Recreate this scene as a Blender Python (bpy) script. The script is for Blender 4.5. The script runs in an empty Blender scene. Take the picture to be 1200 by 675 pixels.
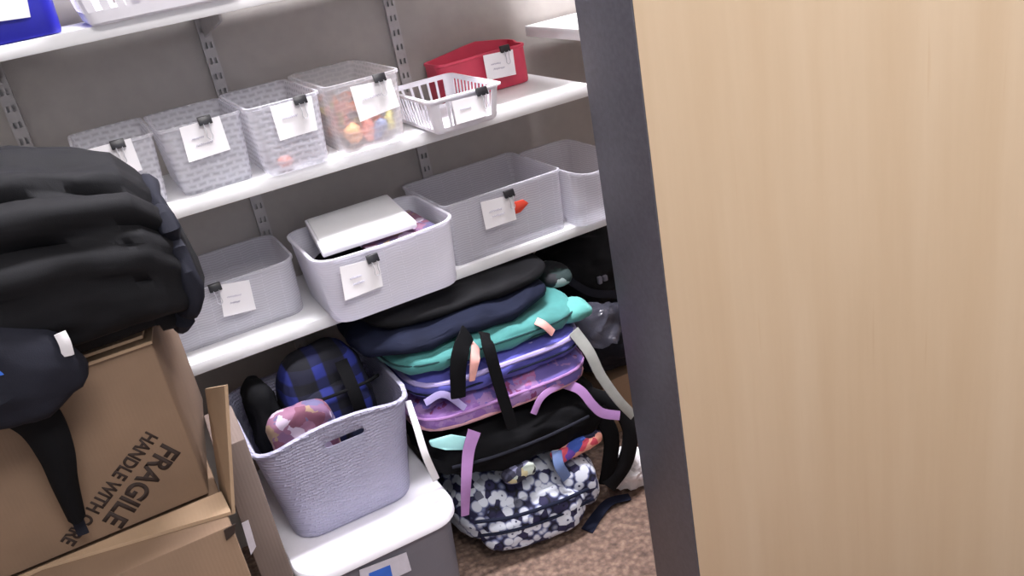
import bpy, bmesh, math, random
from mathutils import Vector, Matrix, noise
sc = bpy.context.scene
COL = sc.collection
PI = math.pi
# ---------------------------------------------------------------- camera data
FPX = 1032.15
CAMZ = 1.12
RM = Matrix(((0.87068411, -0.45949078, -0.17543487),
             (-0.33010942, -0.28152241, -0.90098441),
             (0.36460519, 0.84238551, -0.39679933)))      # world -> camera (x right, y down, z forward)

def at(px, py, axis, val):
    """world point where the sight line of a photo pixel meets the real plane x/y/z = val"""
    d = RM.transposed() @ Vector((px - 600, py - 337.5, FPX))
    if axis == 2: val = val - CAMZ
    p = d * (val / d[axis])
    p.z += CAMZ
    return p

# ---------------------------------------------------------------- materials
def srgb(r, g, b):
    f = lambda c: (c / 12.92 if c <= .04045 else ((c + .055) / 1.055) ** 2.4)
    return (f(r / 255), f(g / 255), f(b / 255), 1)

class NT:
    def __init__(s, name):
        s.m = bpy.data.materials.new(name); s.m.use_nodes = True
        s.t = s.m.node_tree; s.t.nodes.clear()
        s.out = s.t.nodes.new('ShaderNodeOutputMaterial')
    def n(s, typ, **kw):
        nd = s.t.nodes.new('ShaderNode' + typ)
        for k, v in kw.items():
            if k in nd.inputs: nd.inputs[k].default_value = v
            else: setattr(nd, k, v)
        return nd
    def l(s, a, b): s.t.links.new(a, b)
    def coord(s, scale=(1, 1, 1), rot=(0, 0, 0), which='Object'):
        tc = s.n('TexCoord'); mp = s.n('Mapping')
        mp.inputs['Scale'].default_value = scale; mp.inputs['Rotation'].default_value = rot
        s.l(tc.outputs[which], mp.inputs['Vector']); return mp.outputs['Vector']
    def ramp(s, fac, stops, interp='LINEAR'):
        r = s.n('ValToRGB'); cr = r.color_ramp; cr.interpolation = interp
        while len(cr.elements) < len(stops): cr.elements.new(.5)
        for e, (p, c) in zip(cr.elements, stops): e.position = p; e.color = c
        s.l(fac, r.inputs['Fac']); return r.outputs['Color']
    def bump(s, h, strength=.3, dist=.01):
        b = s.n('Bump', Strength=strength, Distance=dist); s.l(h, b.inputs['Height']); return b.outputs['Normal']
    def prin(s, color=None, rough=.6, normal=None, **kw):
        p = s.n('BsdfPrincipled', Roughness=rough)
        for k, v in kw.items(): p.inputs[k].default_value = v
        if color is not None:
            if hasattr(color, 'links'): s.l(color, p.inputs['Base Color'])
            else: p.inputs['Base Color'].default_value = color
        if normal is not None: s.l(normal, p.inputs['Normal'])
        s.l(p.outputs[0], s.out.inputs['Surface']); return p

def plain(name, c, rough=.6, nscale=60, namt=.08, bump=.1, **kw):
    t = NT(name); v = t.coord()
    nz = t.n('TexNoise', Scale=nscale, Detail=4.0); t.l(v, nz.inputs['Vector'])
    k = lambda m: (min(1, c[0] * m), min(1, c[1] * m), min(1, c[2] * m), 1)
    col = t.ramp(nz.outputs['Fac'], [(.3, k(1 - namt)), (.7, k(1 + namt))])
    t.prin(col, rough, t.bump(nz.outputs['Fac'], bump, .002), **kw)
    return t.m

def fabric(name, c, rough=.85, weave=900, namt=.15, sheen=.1, spec=.15):
    t = NT(name); v = t.coord()
    nz = t.n('TexNoise', Scale=22.0, Detail=5.0); t.l(v, nz.inputs['Vector'])
    w = t.n('TexNoise', Scale=float(weave), Detail=2.0); t.l(v, w.inputs['Vector'])
    k = lambda m: (min(1, c[0] * m), min(1, c[1] * m), min(1, c[2] * m), 1)
    col = t.ramp(nz.outputs['Fac'], [(.3, k(1 - namt)), (.7, k(1 + namt))])
    p = t.prin(col, rough, t.bump(w.outputs['Fac'], .25, .001))
    p.inputs['Sheen Weight'].default_value = sheen if max(c[:3]) > .05 else 0
    p.inputs['Specular IOR Level'].default_value = spec
    return t.m

def patchwork(name, cols, scale, rough=.8, warp=.03, metric='EUCLIDEAN'):
    """irregular printed patches of several colours"""
    t = NT(name); v = t.coord()
    nz = t.n('TexNoise', Scale=30.0, Detail=3.0); t.l(v, nz.inputs['Vector'])
    mx = t.n('VectorMath', operation='MULTIPLY_ADD'); mx.inputs[1].default_value = (warp,) * 3
    t.l(nz.outputs['Color'], mx.inputs[0]); t.l(v, mx.inputs[2])
    vo = t.n('TexVoronoi', Scale=scale); vo.distance = metric; t.l(mx.outputs[0], vo.inputs['Vector'])
    sep = t.n('SeparateColor'); t.l(vo.outputs['Color'], sep.inputs[0])
    n = len(cols)
    col = t.ramp(sep.outputs[0], [(i / n, c) for i, c in enumerate(cols)], 'CONSTANT')
    t.prin(col, rough); return t.m

def flower_print(name):
    """navy cloth covered in pale many-petalled flowers with dark dots"""
    t = NT(name); v = t.coord((1, .7, 1))
    pe = t.n('TexVoronoi', Scale=66.0, Randomness=.8); t.l(v, pe.inputs['Vector'])                 # petals
    ed = t.n('TexVoronoi', Scale=66.0, Randomness=.8, feature='DISTANCE_TO_EDGE'); t.l(v, ed.inputs['Vector'])
    fl = t.n('TexVoronoi', Scale=21.0, Randomness=.7, feature='DISTANCE_TO_EDGE'); t.l(pe.outputs['Position'], fl.inputs['Vector'])   # which petals belong to a flower
    ce = t.n('TexVoronoi', Scale=21.0, Randomness=.7); t.l(v, ce.inputs['Vector'])
    navy, white, pale = srgb(36, 34, 70), srgb(206, 210, 222), srgb(150, 160, 190)
    W = (1, 1, 1, 1)
    base = t.ramp(fl.outputs['Distance'], [(0, navy), (.035, navy), (.05, white), (1, white)])
    line = t.ramp(pe.outputs['Distance'], [(0, W), (.52, W), (.64, srgb(130, 136, 172)), (.76, navy)])
    dot = t.ramp(ce.outputs['Distance'], [(0, navy), (.10, navy), (.16, W), (1, W)])
    dot2 = t.ramp(pe.outputs['Distance'], [(0, srgb(60, 62, 96)), (.13, srgb(70, 74, 110)), (.2, W), (1, W)])
    sep = t.n('SeparateColor'); t.l(pe.outputs['Color'], sep.inputs[0])
    some = t.ramp(sep.outputs[0], [(0, (0, 0, 0, 1)), (.45, W)], 'CONSTANT')
    mxs = t.n('MixRGB', blend_type='LIGHTEN', Fac=1.0); t.l(dot2, mxs.inputs[1]); t.l(some, mxs.inputs[2])
    cur = base
    for l in (line, dot, mxs.outputs[0]):
        m = t.n('MixRGB', blend_type='MULTIPLY', Fac=1.0); t.l(cur, m.inputs[1]); t.l(l, m.inputs[2]); cur = m.outputs[0]
    t.prin(cur, .8); return t.m

def plaid(name, base, band, band2):
    t = NT(name); v = t.coord()
    sx = t.n('SeparateXYZ'); t.l(v, sx.inputs[0])
    outs = []
    for ax, fr in ((0, 17.0), (2, 26.0)):
        m = t.n('Math', operation='MULTIPLY'); m.inputs[1].default_value = fr; t.l(sx.outputs[ax], m.inputs[0])
        f = t.n('Math', operation='FRACT'); t.l(m.outputs[0], f.inputs[0]); outs.append(f.outputs[0])
    a = t.ramp(outs[0], [(0, base), (.45, base), (.5, band), (.8, band), (.85, base)], 'LINEAR')
    b = t.ramp(outs[1], [(0, (.45, .45, .45, 1)), (.4, (.45, .45, .45, 1)), (.5, (1.6, 1.6, 1.6, 1)), (.9, (1.6, 1.6, 1.6, 1))])
    mx = t.n('MixRGB', blend_type='MULTIPLY', Fac=1.0); t.l(a, mx.inputs[1]); t.l(b, mx.inputs[2])
    t.prin(mx.outputs[0], .85); return t.m

def frosted(name, c, alpha, row=.0085, bw=.017, mortar=.0032, slot=.35, rough=.35, bump=.6, trans=.35):
    """milky injection-moulded plastic with a woven pattern of shallow slots (thin, so clearer there)"""
    t = NT(name); tc = t.n('TexCoord'); sx = t.n('SeparateXYZ'); t.l(tc.outputs['Object'], sx.inputs[0])
    ad = t.n('Math', operation='ADD'); t.l(sx.outputs[0], ad.inputs[0]); t.l(sx.outputs[1], ad.inputs[1])
    wv = t.n('Math', operation='SINE'); ws = t.n('Math', operation='MULTIPLY'); ws.inputs[1].default_value = 136.6
    t.l(ad.outputs[0], ws.inputs[0]); t.l(ws.outputs[0], wv.inputs[0])
    wz = t.n('Math', operation='MULTIPLY_ADD'); wz.inputs[1].default_value = .0009
    t.l(wv.outputs[0], wz.inputs[0]); t.l(sx.outputs[2], wz.inputs[2])
    cb = t.n('CombineXYZ'); t.l(ad.outputs[0], cb.inputs[0]); t.l(wz.outputs[0], cb.inputs[1])
    br = t.n('TexBrick', Scale=1.0); br.offset = .5
    for k, val in (('Mortar Size', mortar), ('Mortar Smooth', 1.0), ('Brick Width', bw), ('Row Height', row)):
        br.inputs[k].default_value = val
    t.l(cb.outputs[0], br.inputs['Vector'])
    fac = br.outputs['Fac']
    mr = t.n('MapRange'); t.l(fac, mr.inputs['Value'])
    mr.inputs['To Min'].default_value = alpha - slot; mr.inputs['To Max'].default_value = alpha
    nrm = t.bump(fac, bump, .002)
    p = t.prin(c, rough, nrm)
    p.inputs['Specular IOR Level'].default_value = .4
    tl = t.n('BsdfTranslucent', Color=c)
    mx = t.n('MixShader', Fac=trans); t.l(p.outputs[0], mx.inputs[1]); t.l(tl.outputs[0], mx.inputs[2])
    tr = t.n('BsdfTransparent')
    m2 = t.n('MixShader'); t.l(mr.outputs[0], m2.inputs[0]); t.l(tr.outputs[0], m2.inputs[1]); t.l(mx.outputs[0], m2.inputs[2])
    t.l(m2.outputs[0], t.out.inputs['Surface'])
    return t.m

def wood_mat():
    t = NT('maple_veneer'); v = t.coord((9, 9, .55))
    n1 = t.n('TexNoise', Scale=2.2, Detail=6.0, Roughness=.6); t.l(v, n1.inputs['Vector'])
    v2 = t.coord((60, 60, 1.6)); n2 = t.n('TexNoise', Scale=2.0, Detail=4.0); t.l(v2, n2.inputs['Vector'])
    a = t.ramp(n1.outputs['Fac'], [(.2, srgb(212, 186, 153)), (.5, srgb(219, 195, 164)), (.8, srgb(226, 204, 175))])
    b = t.ramp(n2.outputs['Fac'], [(.24, (.93, .88, .82, 1)), (.34, (1, 1, 1, 1)), (1, (1, 1, 1, 1))])
    mx = t.n('MixRGB', blend_type='MULTIPLY', Fac=.9); t.l(a, mx.inputs[1]); t.l(b, mx.inputs[2])
    t.prin(mx.outputs[0], .5, t.bump(n2.outputs['Fac'], .05, .001)); return t.m

def carpet_mat():
    t = NT('brown_carpet'); v = t.coord()
    n1 = t.n('TexVoronoi', Scale=95.0); t.l(v, n1.inputs['Vector'])
    n2 = t.n('TexNoise', Scale=70.0, Detail=4.0); t.l(v, n2.inputs['Vector'])
    a = t.ramp(n2.outputs['Fac'], [(.3, srgb(92, 76, 68)), (.5, srgb(124, 102, 90)), (.7, srgb(150, 126, 110))])
    b = t.ramp(n1.outputs['Distance'], [(0, (1.1, 1.1, 1.1, 1)), (.7, (.62, .58, .58, 1))])
    mx = t.n('MixRGB', blend_type='MULTIPLY', Fac=.8); t.l(a, mx.inputs[1]); t.l(b, mx.inputs[2])
    t.prin(mx.outputs[0], .95, t.bump(n1.outputs['Distance'], .6, .006)); return t.m

def card_mat(name, c, wear=.12):
    t = NT(name); v = t.coord()
    n1 = t.n('TexNoise', Scale=9.0, Detail=5.0); t.l(v, n1.inputs['Vector'])
    w = t.n('TexWave', Scale=70.0, Distortion=.6); t.l(v, w.inputs['Vector'])
    k = lambda m: (c[0] * m, c[1] * m, c[2] * m, 1)
    a = t.ramp(n1.outputs['Fac'], [(.3, k(1 - wear)), (.7, k(1 + wear))])
    t.prin(a, .85, t.bump(w.outputs['Fac'], .06, .002)); return t.m

M = {}
M['wall'] = plain('beige_wall_paint', srgb(168, 162, 157), .8, 35, .04, .15)
M['ceil'] = plain('ceiling_white', srgb(225, 225, 220), .9)
M['carpet'] = carpet_mat()
M['wood'] = wood_mat()
M['frame'] = plain('charcoal_door_frame', srgb(92, 92, 102), .42, 150, .12, .05)
M['shelf'] = plain('white_melamine', srgb(236, 236, 238), .35, 40, .02, .03)
M['metal'] = plain('painted_grey_steel', srgb(176, 172, 172), .5, 60, .04, .03)
M['wire'] = plain('nickel_wire', srgb(205, 205, 212), .3, 60, .03, .0, Metallic=.25)
M['bin'] = frosted('frosted_bin_plastic', srgb(246, 246, 254), .52, slot=.24, row=.0095, bw=.0155, mortar=.0056, bump=.35)
M['binfine'] = frosted('frosted_ribbed_plastic', srgb(244, 243, 252), .52, row=.0045, bw=.06, mortar=.0018, slot=.10, bump=.3)
M['binwhite'] = frosted('milky_ribbed_plastic', srgb(246, 245, 254), .88, row=.0045, bw=.06, mortar=.0018, slot=.06, bump=.3)
M['binclear'] = frosted('clear_bin_plastic', srgb(246, 245, 250), .33, slot=.06, bump=.2)
M['basket'] = frosted('pale_grey_knit_plastic', srgb(184, 182, 208), .985, row=.0058, bw=.0125, mortar=.0020, slot=.05, bump=.9, trans=.1)
M['whiteplastic'] = plain('white_plastic', srgb(238, 236, 244), .3, 40, .02, .02)
M['blueplastic'] = plain('royal_blue_plastic', srgb(32, 32, 170), .45, 40, .08, .05)
M['redplastic'] = plain('raspberry_red_plastic', srgb(208, 66, 92), .5, 40, .05, .08)
M['paper'] = plain('white_paper', srgb(244, 242, 246), .8, 30, .015, .03)
M['ink'] = plain('faint_pencil', srgb(190, 186, 204), .8)
M['clip'] = plain('black_clip_steel', srgb(22, 20, 26), .35)
M['card'] = card_mat('brown_cardboard', srgb(122, 99, 80))
M['cardlight'] = card_mat('cut_cardboard_edge', srgb(166, 140, 114))
M['cardgrey'] = card_mat('grey_brown_cardboard', srgb(112, 98, 92))
M['print'] = plain('black_box_print', srgb(44, 30, 24), .8)
M['black'] = fabric('black_nylon', srgb(22, 22, 25), .75)
M['blackdeep'] = fabric('black_canvas', srgb(12, 12, 15), .85)
M['charcoal'] = fabric('charcoal_nylon', srgb(32, 33, 42), .8)
M['navy'] = fabric('navy_nylon', srgb(24, 28, 46), .8)
M['teal'] = fabric('teal_canvas', srgb(76, 138, 136), .8)
M['teallight'] = fabric('pale_teal_canvas', srgb(100, 172, 166), .8)
M['tealdark'] = fabric('dark_teal_zip_and_shade', srgb(36, 70, 72), .8)  # also colours the painted shade line below the teal backpack
M['peach'] = plain('peach_rubber', srgb(240, 178, 170), .6)
M['lavender'] = fabric('lavender_piping', srgb(170, 158, 208), .7)
M['periwinkle'] = fabric('periwinkle_nylon', srgb(86, 86, 168), .7)
M['tiedye'] = patchwork('pink_purple_cloud_print', [srgb(140, 98, 168), srgb(170, 104, 152), srgb(112, 98, 172), srgb(160, 124, 178), srgb(128, 60, 106), srgb(150, 112, 176)], 26, warp=.16)
M['orchid'] = fabric('orchid_webbing', srgb(166, 124, 178), .7)
M['pinkedge'] = fabric('peach_pink_binding', srgb(206, 156, 164), .7)
M['mint'] = fabric('mint_cloth', srgb(160, 214, 214), .7)
M['floral'] = patchwork('bright_floral_print', [srgb(226, 120, 130), srgb(60, 90, 180), srgb(240, 170, 150), srgb(110, 70, 170), srgb(214, 80, 100), srgb(30, 30, 60), srgb(230, 220, 200)], 42, warp=.03)
M['floraldim'] = patchwork('pale_floral_print', [srgb(60, 60, 80), srgb(190, 200, 190), srgb(40, 40, 60), srgb(120, 120, 150), srgb(200, 190, 150), srgb(36, 34, 52)], 60, warp=.03)
M['flower'] = flower_print('navy_white_flower_print')
M['plaid'] = plaid('blue_check_cloth', srgb(10, 11, 32), srgb(24, 32, 98), srgb(60, 70, 160))
M['pinkprint'] = patchwork('pink_patch_print', [srgb(122, 90, 122), srgb(186, 170, 190), srgb(118, 72, 92), srgb(100, 94, 130), srgb(150, 126, 104), srgb(140, 98, 124)], 44, warp=.04)
M['greenprint'] = patchwork('green_grey_print', [srgb(26, 44, 44), srgb(80, 120, 110), srgb(34, 38, 44), srgb(150, 160, 160), srgb(40, 74, 68), srgb(30, 30, 36)], 24, warp=.05)
M['webwhite'] = fabric('white_webbing', srgb(214, 212, 216), .6)
M['webgrey'] = fabric('reflective_grey_webbing', srgb(168, 170, 166), .35)
M['greyplastic'] = plain('grey_buckle_plastic', srgb(120, 120, 134), .35)
M['tote'] = frosted('smoky_tote_plastic', srgb(124, 122, 132), .9, row=.05, bw=.2, mortar=.002, slot=.02, bump=.1, trans=.1)
M['sticker'] = plain('sticker_white', srgb(206, 202, 214), .5)
M['stickerblue'] = plain('sticker_blue', srgb(48, 104, 204), .5)
M['filmgrey'] = frosted('crinkled_grey_film', srgb(96, 96, 110), .45, row=.2, bw=.2, mortar=.001, slot=.0, rough=.15, bump=.0, trans=.2)
M['orange'] = plain('orange_plastic', srgb(236, 160, 90), .5)
M['yellow'] = plain('yellow_plastic', srgb(216, 206, 110), .5)
M['coral'] = plain('coral_plastic', srgb(220, 130, 110), .5)
M['steelblue'] = plain('slate_blue_plastic', srgb(96, 116, 160), .5)
M['red'] = plain('red_item', srgb(214, 70, 50), .5)
M['bead'] = patchwork('mixed_trinket_colours', [srgb(224, 122, 60), srgb(190, 96, 72), srgb(176, 160, 50), srgb(110, 84, 72), srgb(214, 140, 80)], 60)

# ---------------------------------------------------------------- mesh helpers
class MB:
    def __init__(s): s.bm = bmesh.new()
    def box(s, x0, x1, y0, y1, z0, z1, bevel=0, seg=2):
        v = [s.bm.verts.new((x, y, z)) for x in (x0, x1) for y in (y0, y1) for z in (z0, z1)]
        fs = [s.bm.faces.new([v[i] for i in q]) for q in ((0, 1, 3, 2), (4, 6, 7, 5), (0, 4, 5, 1), (2, 3, 7, 6), (0, 2, 6, 4), (1, 5, 7, 3))]
        if bevel:
            es = list({e for f in fs for e in f.edges})
            bmesh.ops.bevel(s.bm, geom=es, offset=bevel, segments=seg, affect='EDGES', profile=.5)
        return s
    def prism(s, pts, offset, bevel=0):
        """closed polygon of 3-D points given thickness by an offset vector"""
        o = Vector(offset); a = [s.bm.verts.new(p) for p in pts]; b = [s.bm.verts.new(Vector(p) + o) for p in pts]
        n = len(pts); fs = [s.bm.faces.new(a), s.bm.faces.new(b[::-1])]
        for i in range(n): fs.append(s.bm.faces.new([a[i], b[i], b[(i + 1) % n], a[(i + 1) % n]]))
        if bevel:
            es = list({e for f in fs for e in f.edges})
            bmesh.ops.bevel(s.bm, geom=es, offset=bevel, segments=2, affect='EDGES', profile=.5)
        return s
    def loft(s, rings, cap0=True, cap1=True, closed=False):
        R = [[s.bm.verts.new(p) for p in r] for r in rings]; n = len(R[0])
        pairs = list(zip(R, R[1:])) + ([(R[-1], R[0])] if closed else [])
        for a, b in pairs:
            for i in range(n):
                s.bm.faces.new([a[i], a[(i + 1) % n], b[(i + 1) % n], b[i]])
        if cap0 and not closed: s.bm.faces.new(R[0][::-1])
        if cap1 and not closed: s.bm.faces.new(R[-1])
        return s
    def tube(s, pts, r, n=8, closed=False):
        pts = [Vector(p) for p in pts]; rings = []; N = len(pts)
        up = None
        for i, p in enumerate(pts):
            a = pts[(i - 1) % N] if (closed or i > 0) else p
            b = pts[(i + 1) % N] if (closed or i < N - 1) else p
            t = (b - a).normalized()
            if up is None:
                up = Vector((0, 0, 1)) if abs(t.z) < .9 else Vector((1, 0, 0))
            x = t.cross(up).normalized(); u = x.cross(t).normalized(); up = u
            rr = r[i] if isinstance(r, (list, tuple)) else r
            rings.append([p + x * rr * math.cos(2 * PI * k / n) + u * rr * math.sin(2 * PI * k / n) for k in range(n)])
        return s.loft(rings, closed=closed)
    def ribbon(s, pts, width, thick, facing=(0, -1, .35), curl=.0, pad=False):
        """flat strap of real thickness along a smooth path"""
        P = smooth(pts, 8); N = len(P); rings = []
        f = Vector(facing).normalized()
        for i, p in enumerate(P):
            t = (P[min(i + 1, N - 1)] - P[max(i - 1, 0)]).normalized()
            w = t.cross(f)
            if w.length < 1e-4: w = Vector((1, 0, 0))
            w.normalize(); nrm = w.cross(t).normalized()
            ww = (width[0] + (width[1] - width[0]) * i / (N - 1)) if isinstance(width, (tuple, list)) else width
            h = ww / 2; tk = thick / 2; ring = []
            K = 4
            for k in range(K + 1):
                q = -1 + 2 * k / K
                th = tk * (math.sqrt(max(.12, 1 - q * q)) if pad else (1 if abs(q) < 1 else .6))
                ring.append(p + w * h * q + nrm * (th + curl * (1 - q * q)))
            for k in range(K, -1, -1):
                q = -1 + 2 * k / K
                th = tk * (math.sqrt(max(.12, 1 - q * q)) if pad else (1 if abs(q) < 1 else .6))
                ring.append(p + w * h * q + nrm * (-th + curl * (1 - q * q)))
            rings.append(ring)
        return s.loft(rings)
    def soft(s, size, c=(0, 0, 0), e=(5, 2.4), sub=4, wr=.006, freq=14, seed=0, rot=None, stretch=(1, 1, 1), flat=None, fn=None):
        """stuffed-cloth body: super-ellipsoid with folds"""
        tmp = bmesh.new(); bmesh.ops.create_icosphere(tmp, subdivisions=sub, radius=1)
        tmp.normal_update()
        sv = Vector((seed * 3.71, seed * 1.93, seed * 7.17))
        e1, e2 = e
        for v in tmp.verts:
            x, y, z = v.co
            r = ((abs(x) ** e1 + abs(y) ** e1) ** (e2 / e1) + abs(z) ** e2) ** (-1 / e2)
            p = Vector((x * r * size[0] / 2, y * r * size[1] / 2, z * r * size[2] / 2))
            q = Vector((p.x * stretch[0], p.y * stretch[1], p.z * stretch[2])) * freq + sv
            f1 = 1 - abs(noise.noise(q)) * 2.2
            f2 = noise.noise(q * 2.3) * .5 + .30 * (1 - abs(noise.noise(q * 4.1)) * 2.2)
            nrm = Vector((x / size[0], y / size[1], z / size[2])).normalized()
            p += nrm * wr * (f1 + f2)
            if fn: p = fn(p)
            if flat is not None and p.z < flat: p.z = flat
            v.co = p
        Mx = Matrix.Translation(Vector(c)) @ (rot.to_4x4() if rot else Matrix.Identity(4))
        vs = {}
        for v in tmp.verts: vs[v.index] = s.bm.verts.new(Mx @ v.co)
        for f in tmp.faces: s.bm.faces.new([vs[v.index] for v in f.verts])
        tmp.free(); return s
    def build(s, name, mat, parent=None, angle=40, origin=None):
        bmesh.ops.recalc_face_normals(s.bm, faces=s.bm.faces)
        me = bpy.data.meshes.new(name)
        if origin is not None:
            bmesh.ops.translate(s.bm, verts=s.bm.verts, vec=-Vector(origin))
        s.bm.to_mesh(me); s.bm.free()
        for p in me.polygons: p.use_smooth = True
        me.set_sharp_from_angle(angle=math.radians(angle))
        o = bpy.data.objects.new(name, me); COL.objects.link(o)
        o.data.materials.append(mat)
        if origin is not None: o.location = origin
        if parent is not None:
            o.parent = parent
            o.location = Vector(o.location) - (Vector((0, 0, 0)) if parent.get('local') else parent_loc(parent))
        return o

def parent_loc(p):
    l = Vector(p.location)
    while p.parent is not None:
        p = p.parent; l += Vector(p.location)
    return l

def smooth(pts, k=8):
    P = [Vector(p) for p in pts]
    if len(P) < 3:
        return [P[0].lerp(P[-1], i / k) for i in range(k + 1)]
    Q = [P[0] * 2 - P[1]] + P + [P[-1] * 2 - P[-2]]; out = []
    for i in range(1, len(Q) - 2):
        a, b, c, d = Q[i - 1:i + 3]
        for j in range(k):
            t = j / k
            out.append(.5 * ((2 * b) + (c - a) * t + (2 * a - 5 * b + 4 * c - d) * t * t + (3 * b - a - 3 * c + d) * t ** 3))
    out.append(P[-1]); return out

def tag(o, label, cat, group=None, kind=None):
    o['label'] = label; o['category'] = cat
    if group: o['group'] = group
    if kind: o['kind'] = kind
    return o
def thing(name, loc, label, cat, group=None):
    o = bpy.data.objects.new(name, None); COL.objects.link(o); o.location = loc
    o.empty_display_size = .05
    return tag(o, label, cat, group)
def struct(o): o['kind'] = 'structure'; return o
def evaluated(o):
    """bake an object's modifiers into its mesh"""
    dg = bpy.context.evaluated_depsgraph_get()
    me = bpy.data.meshes.new_from_object(o.evaluated_get(dg))
    o.modifiers.clear(); o.data = me; return o

def rrect(x0, x1, y0, y1, z, r, k=5):
    pts = []
    for cx, cy, a0 in ((x1 - r, y1 - r, 0), (x0 + r, y1 - r, 90), (x0 + r, y0 + r, 180), (x1 - r, y0 + r, 270)):
        for i in range(k + 1):
            a = math.radians(a0 + 90 * i / k)
            pts.append(Vector((cx + r * math.cos(a), cy + r * math.sin(a), z)))
    return pts
def dense(pts, n):
    """resample a closed ring so long sides get vertices too"""
    out = []
    for i, p in enumerate(pts):
        q = pts[(i + 1) % len(pts)]
        out.append(p)
        if (q - p).length > .03:
            for j in range(1, n): out.append(p.lerp(q, j / n))
    return out

# ---------------------------------------------------------------- the setting
XR = 1.75; XL = -1.3; YB = 1.655; ZC = 2.6
struct(MB().box(XL - .1, XR + .1, -2.2, YB + .1, -.1, 0).build('floor', M['carpet']))
struct(MB().box(XL - .1, XR + .1, YB, YB + .1, 0, ZC).build('wall_back', M['wall']))
struct(MB().box(XR, XR + .1, -2.2, YB, 0, ZC).build('wall_right', M['wall']))
struct(MB().box(XL - .1, XL, -2.2, YB, 0, ZC).build('wall_left', M['wall']))
struct(MB().box(XL - .1, XR + .1, -2.2, YB + .1, ZC, ZC + .1).build('ceiling', M['ceil']))
# charcoal door jamb, and the veneered door leaf swung open from its front corner
TD = .12
kl, kr = at(721, 337, 1, 1).x, at(779, 337, 1, 1).x
YD = TD / (kr / kl - 1); XD = kr * YD
struct(MB().box(XD, XD + .055, YD, YD + TD, 0, 2.1, .0012).build('trim_1', M['frame']))
struct(MB().box(XD + .055, XR, YD + .01, YD + TD - .01, 0, ZC).build('wall_front', M['wall']))
d = MB(); d.prism([(.0012, 0, .008), (.92, 0, .008), (.92, .044, .008), (.09, .044, .008)], (0, 0, 2.04), .0008)
dob = struct(d.build('door_1', M['wood'], angle=60)); dob.location = (XD, YD - .0005, 0); dob.rotation_euler = (0, 0, -math.radians(29))

# slotted shelf standards on the back wall
for sx, lab in ((-.09, 'slotted metal shelf upright nearest the black bag, leftmost on the wall'), (.237, 'slotted metal shelf upright above the small translucent bins'),
           (.577, 'slotted metal shelf upright behind the white slotted basket')):
    m = MB(); w = .0105
    for a, b in ((-w, -w + .004), (-.002, .002), (w - .004, w)): m.box(sx + a, sx + b, YB - .012, YB, .1, 1.5)
    m.box(sx - w + .001, sx + w - .001, YB - .0045, YB, .1, 1.5)
    z = .1
    while z < 1.49:
        m.box(sx - w, sx + w, YB - .0118, YB - .0085, z, z + .017); z += .027
    tag(m.build('shelf_upright', M['metal']), lab, 'shelf upright', 'slotted uprights on the back wall')

YF = 1.40
def shelf(x0, x1, z0, z1, lab, brx):
    r = thing('wall_shelf', ((x0 + x1) / 2, YF, z0), lab, 'shelf', 'white wall shelves')
    MB().box(x0, x1, YF, YB - .013, z0, z1, .0015).build('board', M['shelf'], r)
    for bx in brx:
        m = MB(); m.prism([(bx - .002, YB - .013, z0 - .0005), (bx - .002, YF + .04, z0 - .0005), (bx - .002, YF + .04, z0 - .012), (bx - .002, YB - .013, z0 - .045)], (.004, 0, 0))
        m.build('bracket', M['metal'], r)
Z1 = (1.0445, 1.064); Z2 = (.770, .7915); Z3 = (.514, .5345)
shelf(-.62, .838, *Z1, 'top white wall shelf carrying the blue bin and a slotted basket', (-.09, .237, .577))
shelf(-.62, .838, *Z2, 'middle white wall shelf with the row of small tagged bins', (-.09, .237, .577))
shelf(-.62, .838, *Z3, 'lowest white wall shelf, above the piled backpacks', (-.09, .237))
zr = at(613, 31, 1, YB - .015).z
shelf(.849, 1.5, zr - .021, zr, 'short white shelf at upper right beside the dark door edge', (1.2,))

# ---------------------------------------------------------------- bins
def bin_rings(x0, x1, y0, y1, z0, z1, tx, ty, r, t, lip, zf=None, n=6):
    """outer wall up, rolled lip, inner wall down. tx/ty = inset of the foot on each side"""
    def ring(f, grow, z, useZ=False):
        ix, iy = tx * (1 - f), ty * (1 - f)
        pts = dense(rrect(x0 + ix - grow, x1 - ix + grow, y0 + iy - grow, y1 - iy + grow, z, max(r + grow, .002)), n)
        if zf and f > .3:
            for p in pts: p.z += zf(p) * ((f - .3) / .7)
        return pts
    H = z1 - z0
    R = [ring(0, -.006, z0), ring(.01, -.0015, z0 + .0015), ring(.03, 0, z0 + .006)]
    for k in (.2, .4, .6, .8): R.append(ring(k, 0, z0 + H * k))
    R += [ring(.96, 0, z1 - .006), ring(1, lip, z1 - .005), ring(1, lip, z1 - .001), ring(1, lip * .5, z1), ring(1, -t, z1 - .0005)]
    for k in (.8, .5, .2): R.append(ring(k, -t, z0 + H * k))
    R += [ring(.03, -t - .002, z0 + .006), ring(.0, -t - .008, z0 + .004)]
    return R

def bin_(name, lab, cat, mat, x0, x1, y0, y1, z0, z1, tx=.006, ty=.008, r=.018, t=.002, lip=.0025, zf=None, group=None, n=6):
    m = MB(); m.loft(bin_rings(x0, x1, y0, y1, z0, z1, tx, ty, r, t, lip, zf, n))
    o = m.build(name, mat, origin=((x0 + x1) / 2, (y0 + y1) / 2, z0), angle=50)
    return tag(o, lab, cat, group)

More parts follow.
